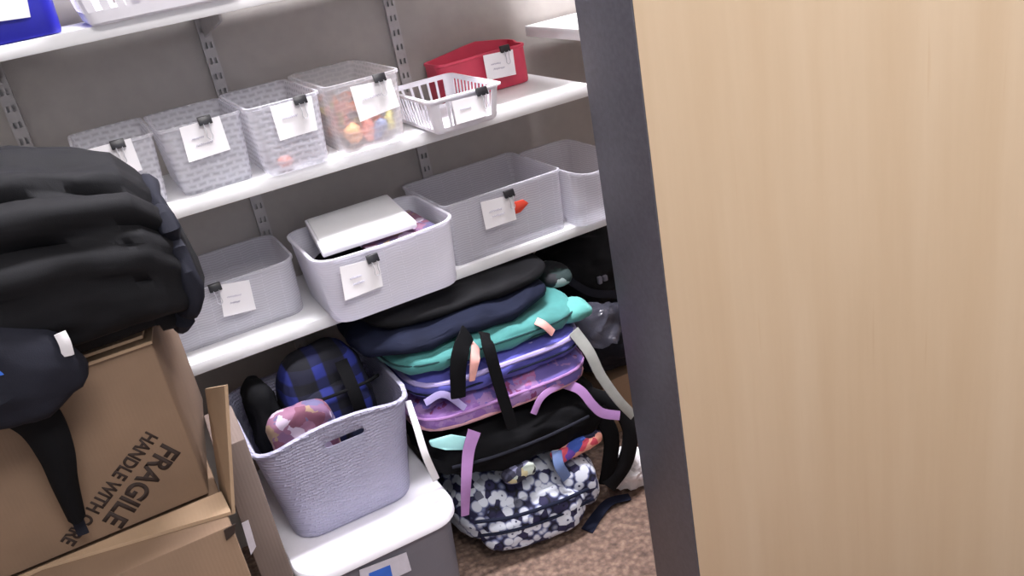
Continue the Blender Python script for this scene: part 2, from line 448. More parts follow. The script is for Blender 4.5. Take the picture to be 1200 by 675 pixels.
def slotted_basket(name, lab, x0, x1, y0, y1, z0, z1, tx, ty, mat, bar=.0045, gap=.0105, group=None, solid=()):
    """plastic basket whose walls are rows of upright bars"""
    r = .014; m = MB()
    H = z1 - z0
    def ring(f, g, z):
        return dense(rrect(x0 + tx * (1 - f) - g, x1 - tx * (1 - f) + g, y0 + ty * (1 - f) - g, y1 - ty * (1 - f) + g, z, r + min(g, 0)), 4)
    f1, f2 = .16, .86
    m.loft([ring(0, -.004, z0), ring(0, 0, z0 + .003), ring(f1, 0, z0 + H * f1), ring(f1, -.0022, z0 + H * f1), ring(.02, -.003, z0 + .005)])
    m.loft([ring(f2, 0, z0 + H * f2), ring(1, 0, z1 - .004), ring(1, .004, z1 - .004), ring(1, .004, z1 - .001), ring(1, .001, z1), ring(1, -.002, z1), ring(f2, -.002, z0 + H * f2)], closed=True)
    # corners stay closed, the sides are barred
    def P(side, u, f, g):
        a0, a1, b0, b1 = x0 + tx * (1 - f) - g, x1 - tx * (1 - f) + g, y0 + ty * (1 - f) - g, y1 - ty * (1 - f) + g
        z = z0 + H * f
        return {0: Vector((a0 + (a1 - a0) * u, b0, z)), 1: Vector((a1, b0 + (b1 - b0) * u, z)),
                2: Vector((a1 - (a1 - a0) * u, b1, z)), 3: Vector((a0, b1 - (b1 - b0) * u, z))}[side]
    for side in range(4):
        L = (x1 - x0) if side % 2 == 0 else (y1 - y0)
        e = r / L; nb = max(2, int((L - 2 * r) / (bar + gap)))
        spans = [(e - .001 + (1 - 2 * e) * (i / nb), bar / L) for i in range(nb + 1)]
        spans = [(u - bar / L / 2, w) for u, w in spans] + [s for s in solid if s[2] == side]
        for sp in spans:
            u, w = sp[0], sp[1]
            q = [P(side, u, f1 - .01, 0), P(side, u + w, f1 - .01, 0), P(side, u + w, f2 + .01, 0), P(side, u, f2 + .01, 0)]
            nrm = {0: (0, .002, 0), 1: (-.002, 0, 0), 2: (0, -.002, 0), 3: (.002, 0, 0)}[side]
            m.prism(q, nrm)
    for cx, cy, a0 in ((1, 1, 0), (0, 1, 90), (0, 0, 180), (1, 0, 270)):
        ro, ri = [], []
        for f in (f1 - .01, f2 + .01):
            X0, X1, Y0, Y1 = x0 + tx * (1 - f), x1 - tx * (1 - f), y0 + ty * (1 - f), y1 - ty * (1 - f)
            c = ((X1 - r) if cx else (X0 + r), (Y1 - r) if cy else (Y0 + r)); z = z0 + H * f
            for lst, rr in ((ro, r), (ri, r - .002)):
                lst.append([Vector((c[0] + rr * math.cos(math.radians(a0 + 90 * i / 5)), c[1] + rr * math.sin(math.radians(a0 + 90 * i / 5)), z)) for i in range(6)])
        ring0 = ro[0] + ri[0][::-1]; ring1 = ro[1] + ri[1][::-1]
        m.loft([ring0, ring1])
    o = m.build(name, mat, origin=((x0 + x1) / 2, (y0 + y1) / 2, z0), angle=35)
    return tag(o, lab, 'basket', group)

random.seed(4)
def clip(px, py, Y, lab, w=.02, dark='clip', tilt=-.0):
    """binder clip biting the rim, its front wire handle lying over the card"""
    p = at(px, py, 1, Y - .004)
    r = thing('binder_clip', p, lab, 'binder clip', 'binder clips on the bins')
    h, d = .0125, .007
    m = MB()
    m.prism([p + Vector((-w / 2, d * .15, h * .5)), p + Vector((-w / 2, -d * .45, -h * .5)), p + Vector((-w / 2, d * .15 - .0008, -h * .5)), p + Vector((-w / 2, d * .5, -h * .35)), p + Vector((-w / 2, d * .9, h * .5))], (w, 0, 0), .0006)
    m.build('clip_body', M[dark], r)
    for s, L, y in ((1, .024, -.0042), (-1, .012, .0085)):
        b = p + Vector((0, y, -h * .35))
        pts = [b + Vector((-w * .22, 0, 0)), b + Vector((-w * .16, -.001 * s, -L * .55)), b + Vector((-w * .2, -.001 * s, -L * .85)), b + Vector((0, -.001 * s, -L)), b + Vector((w * .2, -.001 * s, -L * .85)), b + Vector((w * .16, -.001 * s, -L * .55)), b + Vector((w * .22, 0, 0))]
        MB().tube(smooth(pts, 4), .0007, 6).build('wire_handle', M['wire'], r)
    return r
def card(corners, Y, lab, scrib=2, mat='paper', lean=0.0, seed=0):
    """paper card with a slight curl, held on the bin front"""
    rnd = random.Random(seed)
    c = [at(*q, 1, Y - .004) for q in corners]       # tl tr br bl
    o = sum(c, Vector()) / 4
    r = thing('hanging_tag', o, lab, 'tag', 'paper tags clipped to bins')
    N = 6; rows = []
    cv = rnd.uniform(.001, .003)
    def pt(u, v, off=0):
        p = c[0].lerp(c[1], u).lerp(c[3].lerp(c[2], u), v)
        p = p + Vector((0, -cv * (v ** 2) * (1 + .6 * math.sin(u * 3 + seed)) - off - lean * v, 0)); return p
    m = MB()
    A = [[m.bm.verts.new(pt(i / N, j / N)) for i in range(N + 1)] for j in range(N + 1)]
    B = [[m.bm.verts.new(pt(i / N, j / N, -.0006)) for i in range(N + 1)] for j in range(N + 1)]
    for j in range(N):
        for i in range(N):
            m.bm.faces.new([A[j][i], A[j + 1][i], A[j + 1][i + 1], A[j][i + 1]])
            m.bm.faces.new([B[j][i], B[j][i + 1], B[j + 1][i + 1], B[j + 1][i]])
    for i in range(N):
        m.bm.faces.new([A[0][i], A[0][i + 1], B[0][i + 1], B[0][i]]); m.bm.faces.new([A[N][i], B[N][i], B[N][i + 1], A[N][i + 1]])
        m.bm.faces.new([A[i][0], B[i][0], B[i + 1][0], A[i + 1][0]]); m.bm.faces.new([A[i][N], A[i + 1][N], B[i + 1][N], B[i][N]])
    m.build('card', M[mat], r)
    for k in range(scrib):                            # faint illegible handwriting
        v0 = .42 + .2 * k; u0 = .2 + .06 * k; u1 = .68 - rnd.uniform(0, .18)
        pts = [pt(u0 + (u1 - u0) * i / 26, v0 + .035 * math.sin(i * 1.9 + k) * rnd.uniform(.5, 1.3), .0006) for i in range(27)]
        MB().tube(pts, .00045, 5).build('pencil_writing', M['ink'], r)
    return r

GB = 'small translucent bins on the middle shelf'
s2 = Z2[1]
def small_bin(tl, tr, Y, z1, lab, mat='bin', inset=.008, back=1.615):
    a, b = at(*tl, 1, Y), at(*tr, 1, Y)
    return bin_('storage_bin', lab, 'bin', M[mat], a.x, b.x, Y, back, s2, (a.z + b.z) / 2 if z1 is None else z1, tx=inset, ty=.006, r=.014, group=GB)
small_bin((86, 180), (178, 155), 1.42, None, 'small translucent bin half hidden behind the black bag')
small_bin((184, 152), (282, 131), 1.42, None, 'small translucent woven-pattern bin, second from the left of the row')
small_bin((288, 129), (373, 106), 1.385, None, 'small translucent woven-pattern bin, left of the bin holding orange pieces')
small_bin((380, 102), (467, 81), 1.375, None, 'small clear bin holding orange and yellow pieces', 'binclear', .010)
card([(96, 177), (153, 162), (167, 199), (119, 215)], 1.413, 'white paper tag partly covered by the black bag', 2, seed=1)
card([(210, 150), (257, 136), (270, 175), (221, 190)], 1.413, 'white paper tag on the small bin second from the left', 2, seed=2)
card([(316, 125), (365, 112), (372, 152), (328, 165)], 1.378, 'white paper tag on the small bin left of the orange pieces', 1, seed=3)
card([(410, 102), (458, 92), (468, 124), (422, 143)], 1.368, 'white paper tag above the orange pieces', 1, seed=4)
clip(138, 169, 1.409, 'black binder clip beside the black bag')
clip(240, 141, 1.409, 'black binder clip on the small bin second from the left')
clip(352, 117, 1.374, 'black binder clip on the bin left of the orange pieces')
clip(445, 91, 1.364, 'black binder clip above the orange pieces')

# contents of the clear bin
def trinket(px, py, Y, s, mat, lab, seed):
    p = at(px, py, 1, Y)
    m = MB(); m.soft((s * 1.9, s * .9, s * .9), (0, 0, 0), (5, 3), 3, s * .16, 55, seed)
    o = m.build('plastic_piece', M[mat]); o.location = (p.x, p.y, max(p.z, s2 + .008 + s * .72)); o.rotation_euler = (seed, .4 * seed, 1.3 * seed)
    tag(o, lab, 'small toy', 'pieces in the clear bin')
trinket(416, 164, 1.425, .024, 'orange', 'largest orange piece at the front left of the clear bin', 1)
trinket(446, 160, 1.425, .018, 'steelblue', 'slate blue piece at the front of the clear bin', 2)
trinket(456, 140, 1.43, .015, 'yellow', 'yellow-green piece at the right of the clear bin', 3)
trinket(432, 152, 1.43, .018, 'coral', 'coral piece between the orange and the blue pieces', 4)
rnd = random.Random(9); m = MB()
xa, xb = at(385, 150, 1, 1.45).x, at(462, 140, 1, 1.45).x
for i in range(70):
    x = rnd.uniform(xa + .022, xb - .026); y = rnd.uniform(1.445, 1.54); z = s2 + .016 + rnd.uniform(0, .058)
    s = rnd.uniform(.014, .022)
    m.soft((s * 1.6, s, s), (x, y, z), (3, 2.5), 2, .001, 40, i, rot=Matrix.Rotation(rnd.uniform(0, 6), 3, 'Z') @ Matrix.Rotation(rnd.uniform(0, 3), 3, 'X'))
tag(m.build('trinket_heap', M['bead']), 'heap of small orange and tan pieces filling the clear bin', 'small toys', kind='stuff')
p = at(336, 196, 1, 1.41)
m = MB(); m.soft((.02, .012, .016), (0, 0, 0), (3, 2.5), 3, .002, 40, 5)
o = m.build('plastic_piece', M['coral']); o.location = (p.x, 1.41, s2 + .016); tag(o, 'small pink piece at the bottom of a translucent bin', 'small toy')

# white slotted basket and red bin at the right of the middle shelf
slotted_basket('slotted_basket', 'white slotted basket in front of the red bin', .497, .628, 1.335, 1.545, s2, .852, .008, .012, M['whiteplastic'], solid=[(.28, .5, 0)])
card([(529, 119), (567, 110), (570, 135), (535, 146)], 1.331, 'pale paper tag on the white slotted basket', 1, seed=5)
clip(565, 107, 1.329, 'black binder clip on the white slotted basket')
bin_('red_bin', 'raspberry red bin behind the white slotted basket', 'bin', M['redplastic'], .614, .802, 1.558, 1.642, s2, .866, tx=-.001, ty=.003, r=.018, t=.003, lip=.002,
     zf=lambda p: (.015 if p.y > 1.60 else .002) * max(0, 1 - abs(p.x - .73) / .10))
card([(566, 65), (601, 58), (604, 87), (571, 94)], 1.550, 'white paper tag on the red bin', 2, seed=6)
clip(592, 57, 1.547, 'black binder clip on the red bin')

# top shelf
s1 = Z1[1]
xr = at(80, 38, 1, 1.4).x
blueb = bin_('blue_bin', 'royal blue bin at the left end of the top shelf', 'bin', M['blueplastic'], xr - .30, xr + .002, 1.402, 1.63, s1, s1 + .17, tx=.008, ty=.002, r=.02, t=.003, lip=.004)
cc = [at(-60, -20, 1, 1.398), at(28, -20, 1, 1.398), at(36, 20, 1, 1.398), at(-50, 32, 1, 1.398)]
MB().prism(cc, (0, -.0008, 0)).build('paper_label', M['paper'], blueb)['label'] = 'white paper sheet'
xb0 = at(104, 35, 1, 1.385).x
slotted_basket('slotted_basket', 'large white slotted basket on the top shelf beside the blue bin', xb0 - .020, xb0 + .24, 1.372, 1.62, s1, s1 + .12, .024, .012, M['whiteplastic'], gap=.010, bar=.013, solid=[(.26, .68, 0)])

# lowest shelf
s3 = Z3[1]; GL = 'wide translucent bins on the lowest shelf'
Ye = 1.445
a, b = at(225, 345, 1, Ye), at(342, 302, 1, Ye)
bin_('storage_bin', 'wide translucent bin at the left of the lowest shelf', 'bin', M['binfine'], -.005, b.x + .004, Ye, 1.63, s3, b.z - .002, tx=.003, ty=.006, r=.03, group=GL)
bin_('storage_bin', 'deep frosted bin overhanging the lowest shelf, with a white tray in it', 'bin', M['binwhite'], .252, .499, 1.33, 1.545, s3, .650, tx=.009, ty=.006, r=.035, t=.0025, lip=.003, group=GL,
     zf=lambda p: .004 * (abs(p.x - .375) / .12))
bin_('storage_bin', 'wide clear bin with a small red tab, right of the frosted bin', 'bin', M['binfine'], .5055, .748, 1.40, 1.605, s3, .655, tx=.003, ty=.006, r=.012, group=GL,
     zf=lambda p: .0)
bin_('storage_bin', 'translucent bin cut off by the dark door edge', 'bin', M['binfine'], .757, .88, 1.375, 1.60, s3, .648, tx=.002, ty=.004, r=.022, group=GL,
     zf=lambda p: -.012 * math.sin(max(0, min(1, (p.x - .757) / .1)) * PI) if p.y < 1.45 else 0)
# moulded hand-grip ridge on the frosted bin's front
g0, g1 = at(452, 312, 1, 1.329), at(499, 297, 1, 1.329)
card([(256, 334), (292, 328), (300, 362), (262, 371)], 1.437, 'paper tag on the leftmost bin of the lowest shelf', 2, seed=7)
card([(398, 313), (443, 302), (449, 335), (404, 352)], 1.322, 'white paper tag on the deep frosted bin', 2, seed=8)
card([(563, 237), (600, 228), (605, 257), (569, 269)], 1.392, 'white paper tag on the clear bin with the red tab', 2, seed=9)
clip(252, 337, 1.433, 'black binder clip at the edge of the black bag, on the lowest shelf')
clip(437, 303, 1.318, 'black binder clip on the deep frosted bin')
clip(597, 227, 1.388, 'black binder clip beside the red tab')
# contents
p = at(611, 241, 1, 1.3935)
m = MB(); m.prism([p + Vector((-.03, 0, .012)), p + Vector((.006, 0, .010)), p + Vector((.016, 0, .0)), p + Vector((-.004, 0, -.012)), p + Vector((-.03, 0, -.012))], (0, .0022, 0), .0006)
o = m.build('red_tab', M['red']); tag(o, 'small red tab beside the paper tag on the wide clear bin', 'tab')  # red tab stuck to the outside of the bin front
tray = thing('tray', (.36, 1.42, .63), 'white tray lying tilted on top of the frosted bin contents', 'tray')
q = [at(380, 304, 1, 1.345), at(500, 268, 2, .652), at(455, 238, 2, .652), at(362, 263, 2, .655)]
q = [(.272, 1.366, .660), (.440, 1.362, .660), (.450, 1.525, .672), (.289, 1.525, .672)]
q = [Vector(v) for v in q]
m = MB(); m.prism(q, (0, 0, -.013), .003); m.build('tray_body', M['whiteplastic'], tray)
qi = [v + (sum(q, Vector()) / 4 - v) * .06 + Vector((0, 0, .0015)) for v in q]
m = MB(); m.prism(qi, (0, 0, -.003), .001); m.build('lid', M['shelf'], tray)
m = MB(); m.soft((.195, .16, .078), (.37, 1.435, .586), (5, 2.6), 4, .004, 18, 3, flat=None)
tag(m.build('folded_garment', M['blackdeep']), 'black folded cloth under the white tray', 'cloth')
m = MB(); m.box(.345, .476, 1.352, 1.50, .632, .639, .002)
tag(m.build('sheet_stack', M['pinkprint']), 'patterned purple sheets between the tray and the black cloth', 'paper')

# ---------------------------------------------------------------- cardboard boxes and the black bag
YX = 1.0
def px(x, y, Y=YX): return at(x, y, 1, Y)
zt = px(173, 391).z; zb = px(246, 578).z; xrb = px(173, 391).x
up = thing('cardboard_box', (-.3, 1.12, zb), 'brown cardboard box marked FRAGILE under the black bag', 'box')
def skewbox(mb, x0, x1, y0, y1, z0, z1, sk, bev=.002):
    lo = [(x0, y0, z0), (x1, y0, z0), (x1 + sk, y1, z0), (x0 + sk, y1, z0)]
    mb.prism(lo, (0, 0, z1 - z0), bev)
zt0 = zt - .012
m = MB(); skewbox(m, -.55, xrb, YX, 1.26, zb, zt0, .035); m.build('carton', M['card'], up)
m = MB(); m.prism([(-.56, YX - .006, zt0 + .0005), (xrb + .001, YX - .004, zt0 + .0005), (xrb + .018, 1.12, zt0 + .0005), (-.56, 1.12, zt0 + .0005)], (0, 0, .0035)); m.build('top_flap', M['cardlight'], up)
m = MB(); m.prism([(-.56, YX - .001, zt0 + .008), (xrb - .006, YX + .002, zt0 + .008), (xrb + .018, 1.14, zt0 + .005), (-.56, 1.14, zt0 + .005)], (0, 0, .0035)); m.build('top_flap', M['cardlight'], up)
def lettering(txt, p0, p1, h0, parent):
    """printed capitals lying on the box front, running from p0 to p1"""
    cu = bpy.data.curves.new('lettering', 'FONT'); cu.body = txt; cu.offset = .032; cu.extrude = 0
    o = bpy.data.objects.new('printed_lettering', cu); COL.objects.link(o)
    bpy.context.view_layer.update()
    dg = bpy.context.evaluated_depsgraph_get()
    me = bpy.data.meshes.new_from_object(o.evaluated_get(dg))
    COL.objects.unlink(o); bpy.data.objects.remove(o)
    xs = [v.co.x for v in me.vertices]; ys = [v.co.y for v in me.vertices]
    L = (p1 - p0).length; sx = L / (max(xs) - min(xs)); sy = h0 / (max(ys) - min(ys))
    d = (p1 - p0).normalized(); n = Vector((0, -1, 0)); u = n.cross(d)
    for v in me.vertices:
        a, b = (v.co.x - min(xs)) * sx, (v.co.y - min(ys)) * sy
        v.co = p0 + d * a + u * b + n * .0006
    me.materials.append(M['print'])
    bm = bmesh.new(); bm.from_mesh(me)
    ex = bmesh.ops.extrude_face_region(bm, geom=bm.faces[:])
    bmesh.ops.translate(bm, verts=[v for v in ex['geom'] if isinstance(v, bmesh.types.BMVert)], vec=(0, .0005, 0))
    bm.to_mesh(me); bm.free()
    o = bpy.data.objects.new('printed_lettering', me); COL.objects.link(o)
    o.parent = parent; o.location = -parent_loc(parent)
    o['label'] = 'black stencilled words ' + txt
    return o
lettering('FRAGILE', px(190, 519), px(119, 610), .026, up)
lettering('HANDLE WITH CARE', px(171, 505), px(70, 634), .017, up)

low = thing('cardboard_box', (-.3, 1.1, 0), 'large brown cardboard box on the floor, beneath the FRAGILE box', 'box')
ft = .005
yl = .925; xl1 = at(272, 604, 2, zb).x
m = MB(); skewbox(m, -.6, xl1 - .004, yl, 1.28, 0, zb - .006, .0, .003); m.build('carton', M['card'], low)
m = MB(); m.prism([(-.62, .965, zb - .0055), tuple(at(50, 668, 2, zb - .0055)), tuple(at(272, 603, 2, zb - .0055)), (.001, .996, zb - .0055), (-.62, .996, zb - .0055)], (0, 0, .0045)); m.build('front_flap', M['cardlight'], low)
# right flap standing up, flaring outward
A_, B_, C_, D_ = at(272, 603, 1, .955), at(263, 452, 1, .97), at(240, 456, 1, 1.05), at(258, 579, 1, 1.045)
m = MB(); m.prism([A_, B_, C_, D_], (.004, 0, 0)); m.build('side_flap', M['cardlight'], low)
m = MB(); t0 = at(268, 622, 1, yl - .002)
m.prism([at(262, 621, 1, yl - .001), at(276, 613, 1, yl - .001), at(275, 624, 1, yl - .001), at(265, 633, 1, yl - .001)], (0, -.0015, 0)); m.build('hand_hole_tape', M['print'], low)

# grey narrow carton standing between the boxes and the basket
nc = thing('narrow_carton', (.03, 1.2, 0), 'narrow grey-brown carton standing between the boxes and the basket', 'box')
m = MB(); m.prism([(.010, 1.06, 0), (.0505, 1.06, 0), (.053, 1.17, 0), (.014, 1.17, 0)], (0, 0, .555), .003); m.build('carton', M['cardgrey'], nc)
m = MB(); m.prism([at(283, 613, 1, 1.0585), at(291, 609, 1, 1.0585), at(300, 640, 1, 1.0585), at(294, 650, 1, 1.0585)], (0, -.001, 0)); m.build('sticker', M['sticker'], nc)

# black bag on the FRAGILE box
bag = thing('duffel_bag', (-.15, 1.06, zt), 'large black cloth bag slumped on the FRAGILE box', 'bag')
BST = [(-.62, 1.01, .75, .15), (-.35, 1.008, .75, .16), (-.20, .996, .75, .16), (-.08, .979, .75, .155), (-.01, .957, .748, .15), (.02, .945, .742, .14), (.04, .920, .738, .125), (.052, .899, .738, .108), (.060, .876, .744, .09), (.066, .85, .760, .062), (.068, .825, .79, .03)]
def bag_ring(x, top, bot, ry, n=84, grow=0):
    ring = []; zc, rz = (top + bot) / 2, (top - bot) / 2
    k = 1 if x < .045 else max(.1, 1 - (x - .045) / .02)
    for i in range(n):
        a = 2 * PI * i / n; c_, s_ = math.cos(a), math.sin(a)
        w1 = noise.noise(Vector((x * 3.2, s_ * 1.1, c_ * 1.1 + 4)))
        u = a * 3.6 - (x + .3) * 5.0 + 2.6 * w1
        v_ = a * 6.5 - (x + .3) * 9.0 + 3.0 * noise.noise(Vector((x * 4.5, s_ * 1.6, c_ * 1.6)))
        fold = .026 * (1 - abs(math.sin(u))) ** 2 + .014 * (1 - abs(math.sin(v_ * .8))) ** 2.2 + .012 * noise.noise(Vector((x * 5, s_ * 2, c_ * 2)))
        e = .93
        if s_ < -.1: e = .72
        fold += .004 * noise.noise(Vector((x * 26, s_ * 7, c_ * 7)))
        yy = 1.082 + (ry - fold * k + grow) * math.copysign(abs(c_) ** e, c_)
        zz = zc + (rz - fold * k * .8 + grow) * math.copysign(abs(s_) ** e, s_)
        if x < xrb + .03 + .035 * max(0, yy - 1) / .26: zz = max(zz, zt + .007)
        kx = max(0, min(1, (x + .05) / .1)); ring.append(Vector((x - (.004 * max(0, s_) + .034 * max(0, -s_ - .25)) * kx, yy, zz)))
    return ring
def lerp_st(q):
    i = min(int(q), len(BST) - 2); t = q - i
    return [BST[i][j] + (BST[i + 1][j] - BST[i][j]) * t for j in range(4)]
rings = [bag_ring(*lerp_st(i / 8)) for i in range((len(BST) - 1) * 8 + 1)]
MB().loft(rings).build('body', M['black'], bag, angle=80)
MB().tube(bag_ring(.048, .902, .738, .116, 44, .001), [.0095 + .003 * math.sin(i * 1.7) * math.sin(i * .6) for i in range(44)], 10, closed=True).build('end_binding', M['charcoal'], bag)
m = MB(); m.soft((.26, .06, .115), (-.205, .945, .812), (3, 2.2), 4, .007, 18, 11, rot=Matrix.Rotation(.42, 3, 'Y')); m.build('side_pocket', M['charcoal'], bag)
pp = [at(70, 390, 1, .925), at(76, 402, 1, .923), at(80, 416, 1, .925)]
MB().ribbon(pp, .011, .005).build('zip_pull', M['webwhite'], bag)
pp = [at(-30, 425, 1, .92), at(-5, 432, 1, .915), at(8, 428, 1, .92)]
MB().ribbon(pp, .014, .004).build('blue_tab', M['stickerblue'], bag)
pp = [at(-40, 430, 1, .93), at(5, 462, 1, .95), at(45, 492, 1, .964), at(66, 530, 1, .968), at(76, 565, 1, .974), at(90, 606, 1, .978)]
MB().ribbon(pp, (.062, .018), .02, (0, -1, .2), .004, True).build('shoulder_strap', M['blackdeep'], bag)
pp = [at(60, 520, 1, .974), at(90, 606, 1, .98), at(98, 626, 1, .982)]
MB().ribbon(pp, .012, .003).build('strap_end', M['charcoal'], bag)

# ---------------------------------------------------------------- tote with lid, basket
ZL = .2
tt = thing('storage_tote', (.2, 1.4, 0), 'smoky grey storage tote with a white lid, under the basket', 'tote')
x0, x1, y0, y1 = .060, .350, 1.200, 1.60
m = MB()
m.loft([rrect(x0 + .03, x1 - .03, y0 + .03, y1 - .03, .001, .03), rrect(x0 + .02, x1 - .02, y0 + .02, y1 - .02, .006, .04), rrect(x0 + .010, x1 - .010, y0 + .010, y1 - .010, ZL - .02, .045)])
m.build('tub', M['tote'], tt)
m = MB()
m.loft([rrect(x0 + .006, x1 - .006, y0 + .006, y1 - .006, ZL - .02, .05, 8), rrect(x0, x1, y0, y1, ZL - .019, .052, 8), rrect(x0, x1, y0, y1, ZL - .006, .052, 8), rrect(x0 + .003, x1 - .003, y0 + .003, y1 - .003, ZL - .001, .05, 8), rrect(x0 + .008, x1 - .008, y0 + .008, y1 - .008, ZL, .046, 8), rrect(x0 + .02, x1 - .02, y0 + .02, y1 - .02, ZL, .04, 8)])
m.build('lid', M['whiteplastic'], tt)
yy = y0 + .0075
m = MB(); m.prism([at(421, 668, 1, yy), at(476, 647, 1, yy), at(482, 668, 1, yy), at(424, 695, 1, yy)], (0, -.001, 0)); lb = m.build('label', M['sticker'], tt)
m = MB(); m.prism([at(432, 672, 1, yy - .0012), at(457, 662, 1, yy - .0012), at(460, 676, 1, yy - .0012), at(436, 690, 1, yy - .0012)], (0, -.0008, 0)); m.build('blue_mark', M['stickerblue'], lb)

BX0, BX1, BY0, BY1, BZ1 = .062, .330, 1.262, 1.53, .408
bk = bin_('laundry_basket', 'grey woven-pattern plastic basket on the white tote lid, full of bags', 'basket', M['basket'], BX0, BX1, BY0, BY1, ZL + .001, BZ1, tx=.026, ty=.030, r=.045, t=.004, lip=.004, n=10,
          zf=lambda p: (.020 * math.cos((p.x - .196) / .134 * PI / 2) - .010 if p.y < 1.30 else 0))
# grip slot cut through the front wall
def cutter():
    m = MB(); cx = .206; cz = BZ1 - .032
    ring = []
    for sx, a0 in ((1, -90), (-1, 90)):
        for i in range(9):
            a = math.radians(a0 + 180 * i / 8); ring.append(Vector((cx + sx * .028 + .0065 * math.cos(a), 0, cz + .0065 * math.sin(a))))
    m.loft([[p + Vector((0, BY0 - .03, 0)) for p in ring], [p + Vector((0, BY0 + .06, 0)) for p in ring]])
    return m.build('cutter', M['basket'])
cu = cutter(); md = bk.modifiers.new('slot', 'BOOLEAN'); md.object = cu; md.operation = 'DIFFERENCE'; md.solver = 'EXACT'
bpy.context.view_layer.update(); evaluated(bk); bpy.data.objects.remove(cu)

# bags in the basket
b = thing('backpack', (.23, 1.43, .22), 'navy and blue checked backpack standing in the grey basket', 'backpack')
m = MB(); m.soft((.15, .12, .235), (.222, 1.43, .355), (4, 3), 5, .006, 12, 21); m.build('body', M['plaid'], b)
m = MB(); m.soft((.12, .04, .10), (.225, 1.372, .375), (4, 2.6), 4, .004, 16, 22); m.build('front_pocket', M['plaid'], b)
MB().ribbon([(.25, 1.352, .47), (.252, 1.325, .42), (.255, 1.325, .36)], .022, .004).build('strap', M['blackdeep'], b)
MB().tube(smooth([(.165, 1.352, .418), (.2, 1.330, .425), (.27, 1.330, .425), (.305, 1.352, .418)], 6), .003).build('zipper', M['blackdeep'], b)
m = MB(); m.soft((.10, .032, .13), (.150, 1.312, .372), (7, 5), 4, .006, 20, 23); 
o = m.build('pouch', M['pinkprint']); tag(o, 'pink patterned cloth pouch at the front of the grey basket', 'pouch')
m = MB(); m.soft((.04, .11, .17), (.112, 1.43, .37), (3.4, 2.6), 4, .008, 14, 24)
o = m.build('cloth_bag', M['blackdeep']); tag(o, 'black cloth bundle at the left of the grey basket', 'bag')
m = MB(); m.soft((.06, .03, .11), (.252, 1.306, .322), (3.4, 2.6), 4, .006, 14, 25)
o = m.build('cloth_bag', M['navy']); tag(o, 'dark navy cloth bundle behind the grey basket grip slot', 'bag')

# ---------------------------------------------------------------- backpack pile
GP = 'backpacks piled under the shelf'
def ring_xy(size, c, e, z, grow, rot=None, n=64):
    pts = []
    for i in range(n):
        a = 2 * PI * i / n; x, y = math.cos(a), math.sin(a)
        r = (abs(x) ** e + abs(y) ** e) ** (-1 / e)
        p = Vector((x * r * (size[0] / 2 + grow), y * r * (size[1] / 2 + grow), z))
        pts.append(Vector(c) + ((rot @ p) if rot else p))
    return pts
from mathutils.bvhtree import BVHTree
LOWER = []
def rest_on(objs, top=None):
    """press cloth bodies down onto what already lies beneath them"""
    for o in objs:
        off = parent_loc(o.parent) + Vector(o.location)
        for v in o.data.vertices:
            w = v.co + off
            for t in LOWER:
                for dx, dy in ((0, 0), (.006, 0), (-.006, 0), (0, .006), (0, -.006)):
                    h = t.ray_cast(Vector((w.x + dx, w.y + dy, 1.5)), Vector((0, 0, -1)))
                    if h[0] is not None and w.z < h[0].z + .0025 and h[0].z < w.z + .12: w.z = h[0].z + .0025
            if top and w.y > 1.385 and w.z > top: w.z = top
            v.co = w - off
    b = objs[0]; off = parent_loc(b.parent) + Vector(b.location)
    LOWER.append(BVHTree.FromPolygons([v.co + off for v in b.data.vertices], [tuple(p.vertices) for p in b.data.polygons]))
def pack(lab, c, size, mat, seed, rz=0, rx=0, ry=0, piping=(), e=(5, 2.4), wr=.007, freq=12, sub=5, cat='backpack', name='backpack', st=(1, 1, 2.2), pile=True, top=.511):
    rot = (Matrix.Rotation(rz, 3, 'Z') @ Matrix.Rotation(ry, 3, 'Y') @ Matrix.Rotation(rx, 3, 'X'))
    r = thing(name, Vector(c) - Vector((0, 0, size[2] / 2)), lab, cat, GP)
    m = MB(); m.soft(size, c, e, sub, wr, freq, seed, rot, st); bodies = [m.build('body', M[mat], r)]
    for z, pm, rad in piping:
        q = (1 - abs(2 * z / size[2]) ** e[1]) ** (1 / e[1])
        s = (size[0] * q, size[1] * q)
        bodies.append(MB().tube(ring_xy(s, c, e[0], z, wr * .7, rot), rad, 8, closed=True).build('piping', M[pm], r))
    if pile: rest_on(bodies, top)
    return r
P = lambda x, y, Y: at(x, y, 1, Y)

# bottom: flower-print backpack lying with its pocket to the front
fp = pack('navy backpack with white flower print at the bottom of the pile', (.505, 1.43, .078), (.25, .33, .135), 'flower', 31, rz=-.10, e=(4.5, 2.6), wr=.006)
m = MB(); m.soft((.205, .09, .095), (.503, 1.277, .060), (4, 2.6), 5, .005, 16, 32, Matrix.Rotation(-.22, 3, 'Z')); m.build('front_pocket', M['flower'], fp)
m = MB(); m.soft((.07, .08, .10), (.607, 1.275, .088), (3.5, 2.4), 4, .005, 18, 33, Matrix.Rotation(-.3, 3, 'Z')); m.build('side_pocket', M['flower'], fp)
MB().tube(smooth([P(556, 612, 1.252), P(600, 606, 1.238), P(650, 590, 1.225), P(690, 573, 1.225)], 8), .0035).build('zipper', M['navy'], fp)
MB().tube(smooth([P(562, 628, 1.252), P(600, 622, 1.238), P(650, 606, 1.225), P(695, 585, 1.225)], 8), .003).build('zipper', M['navy'], fp)
g = [at(738, 582, 2, .006), at(715, 588, 2, .012), at(700, 604, 2, .006), at(688, 622, 2, .004)]
MB().ribbon(g, (.016, .024), .003, (0, -.3, 1)).build('strap', M['navy'], fp)

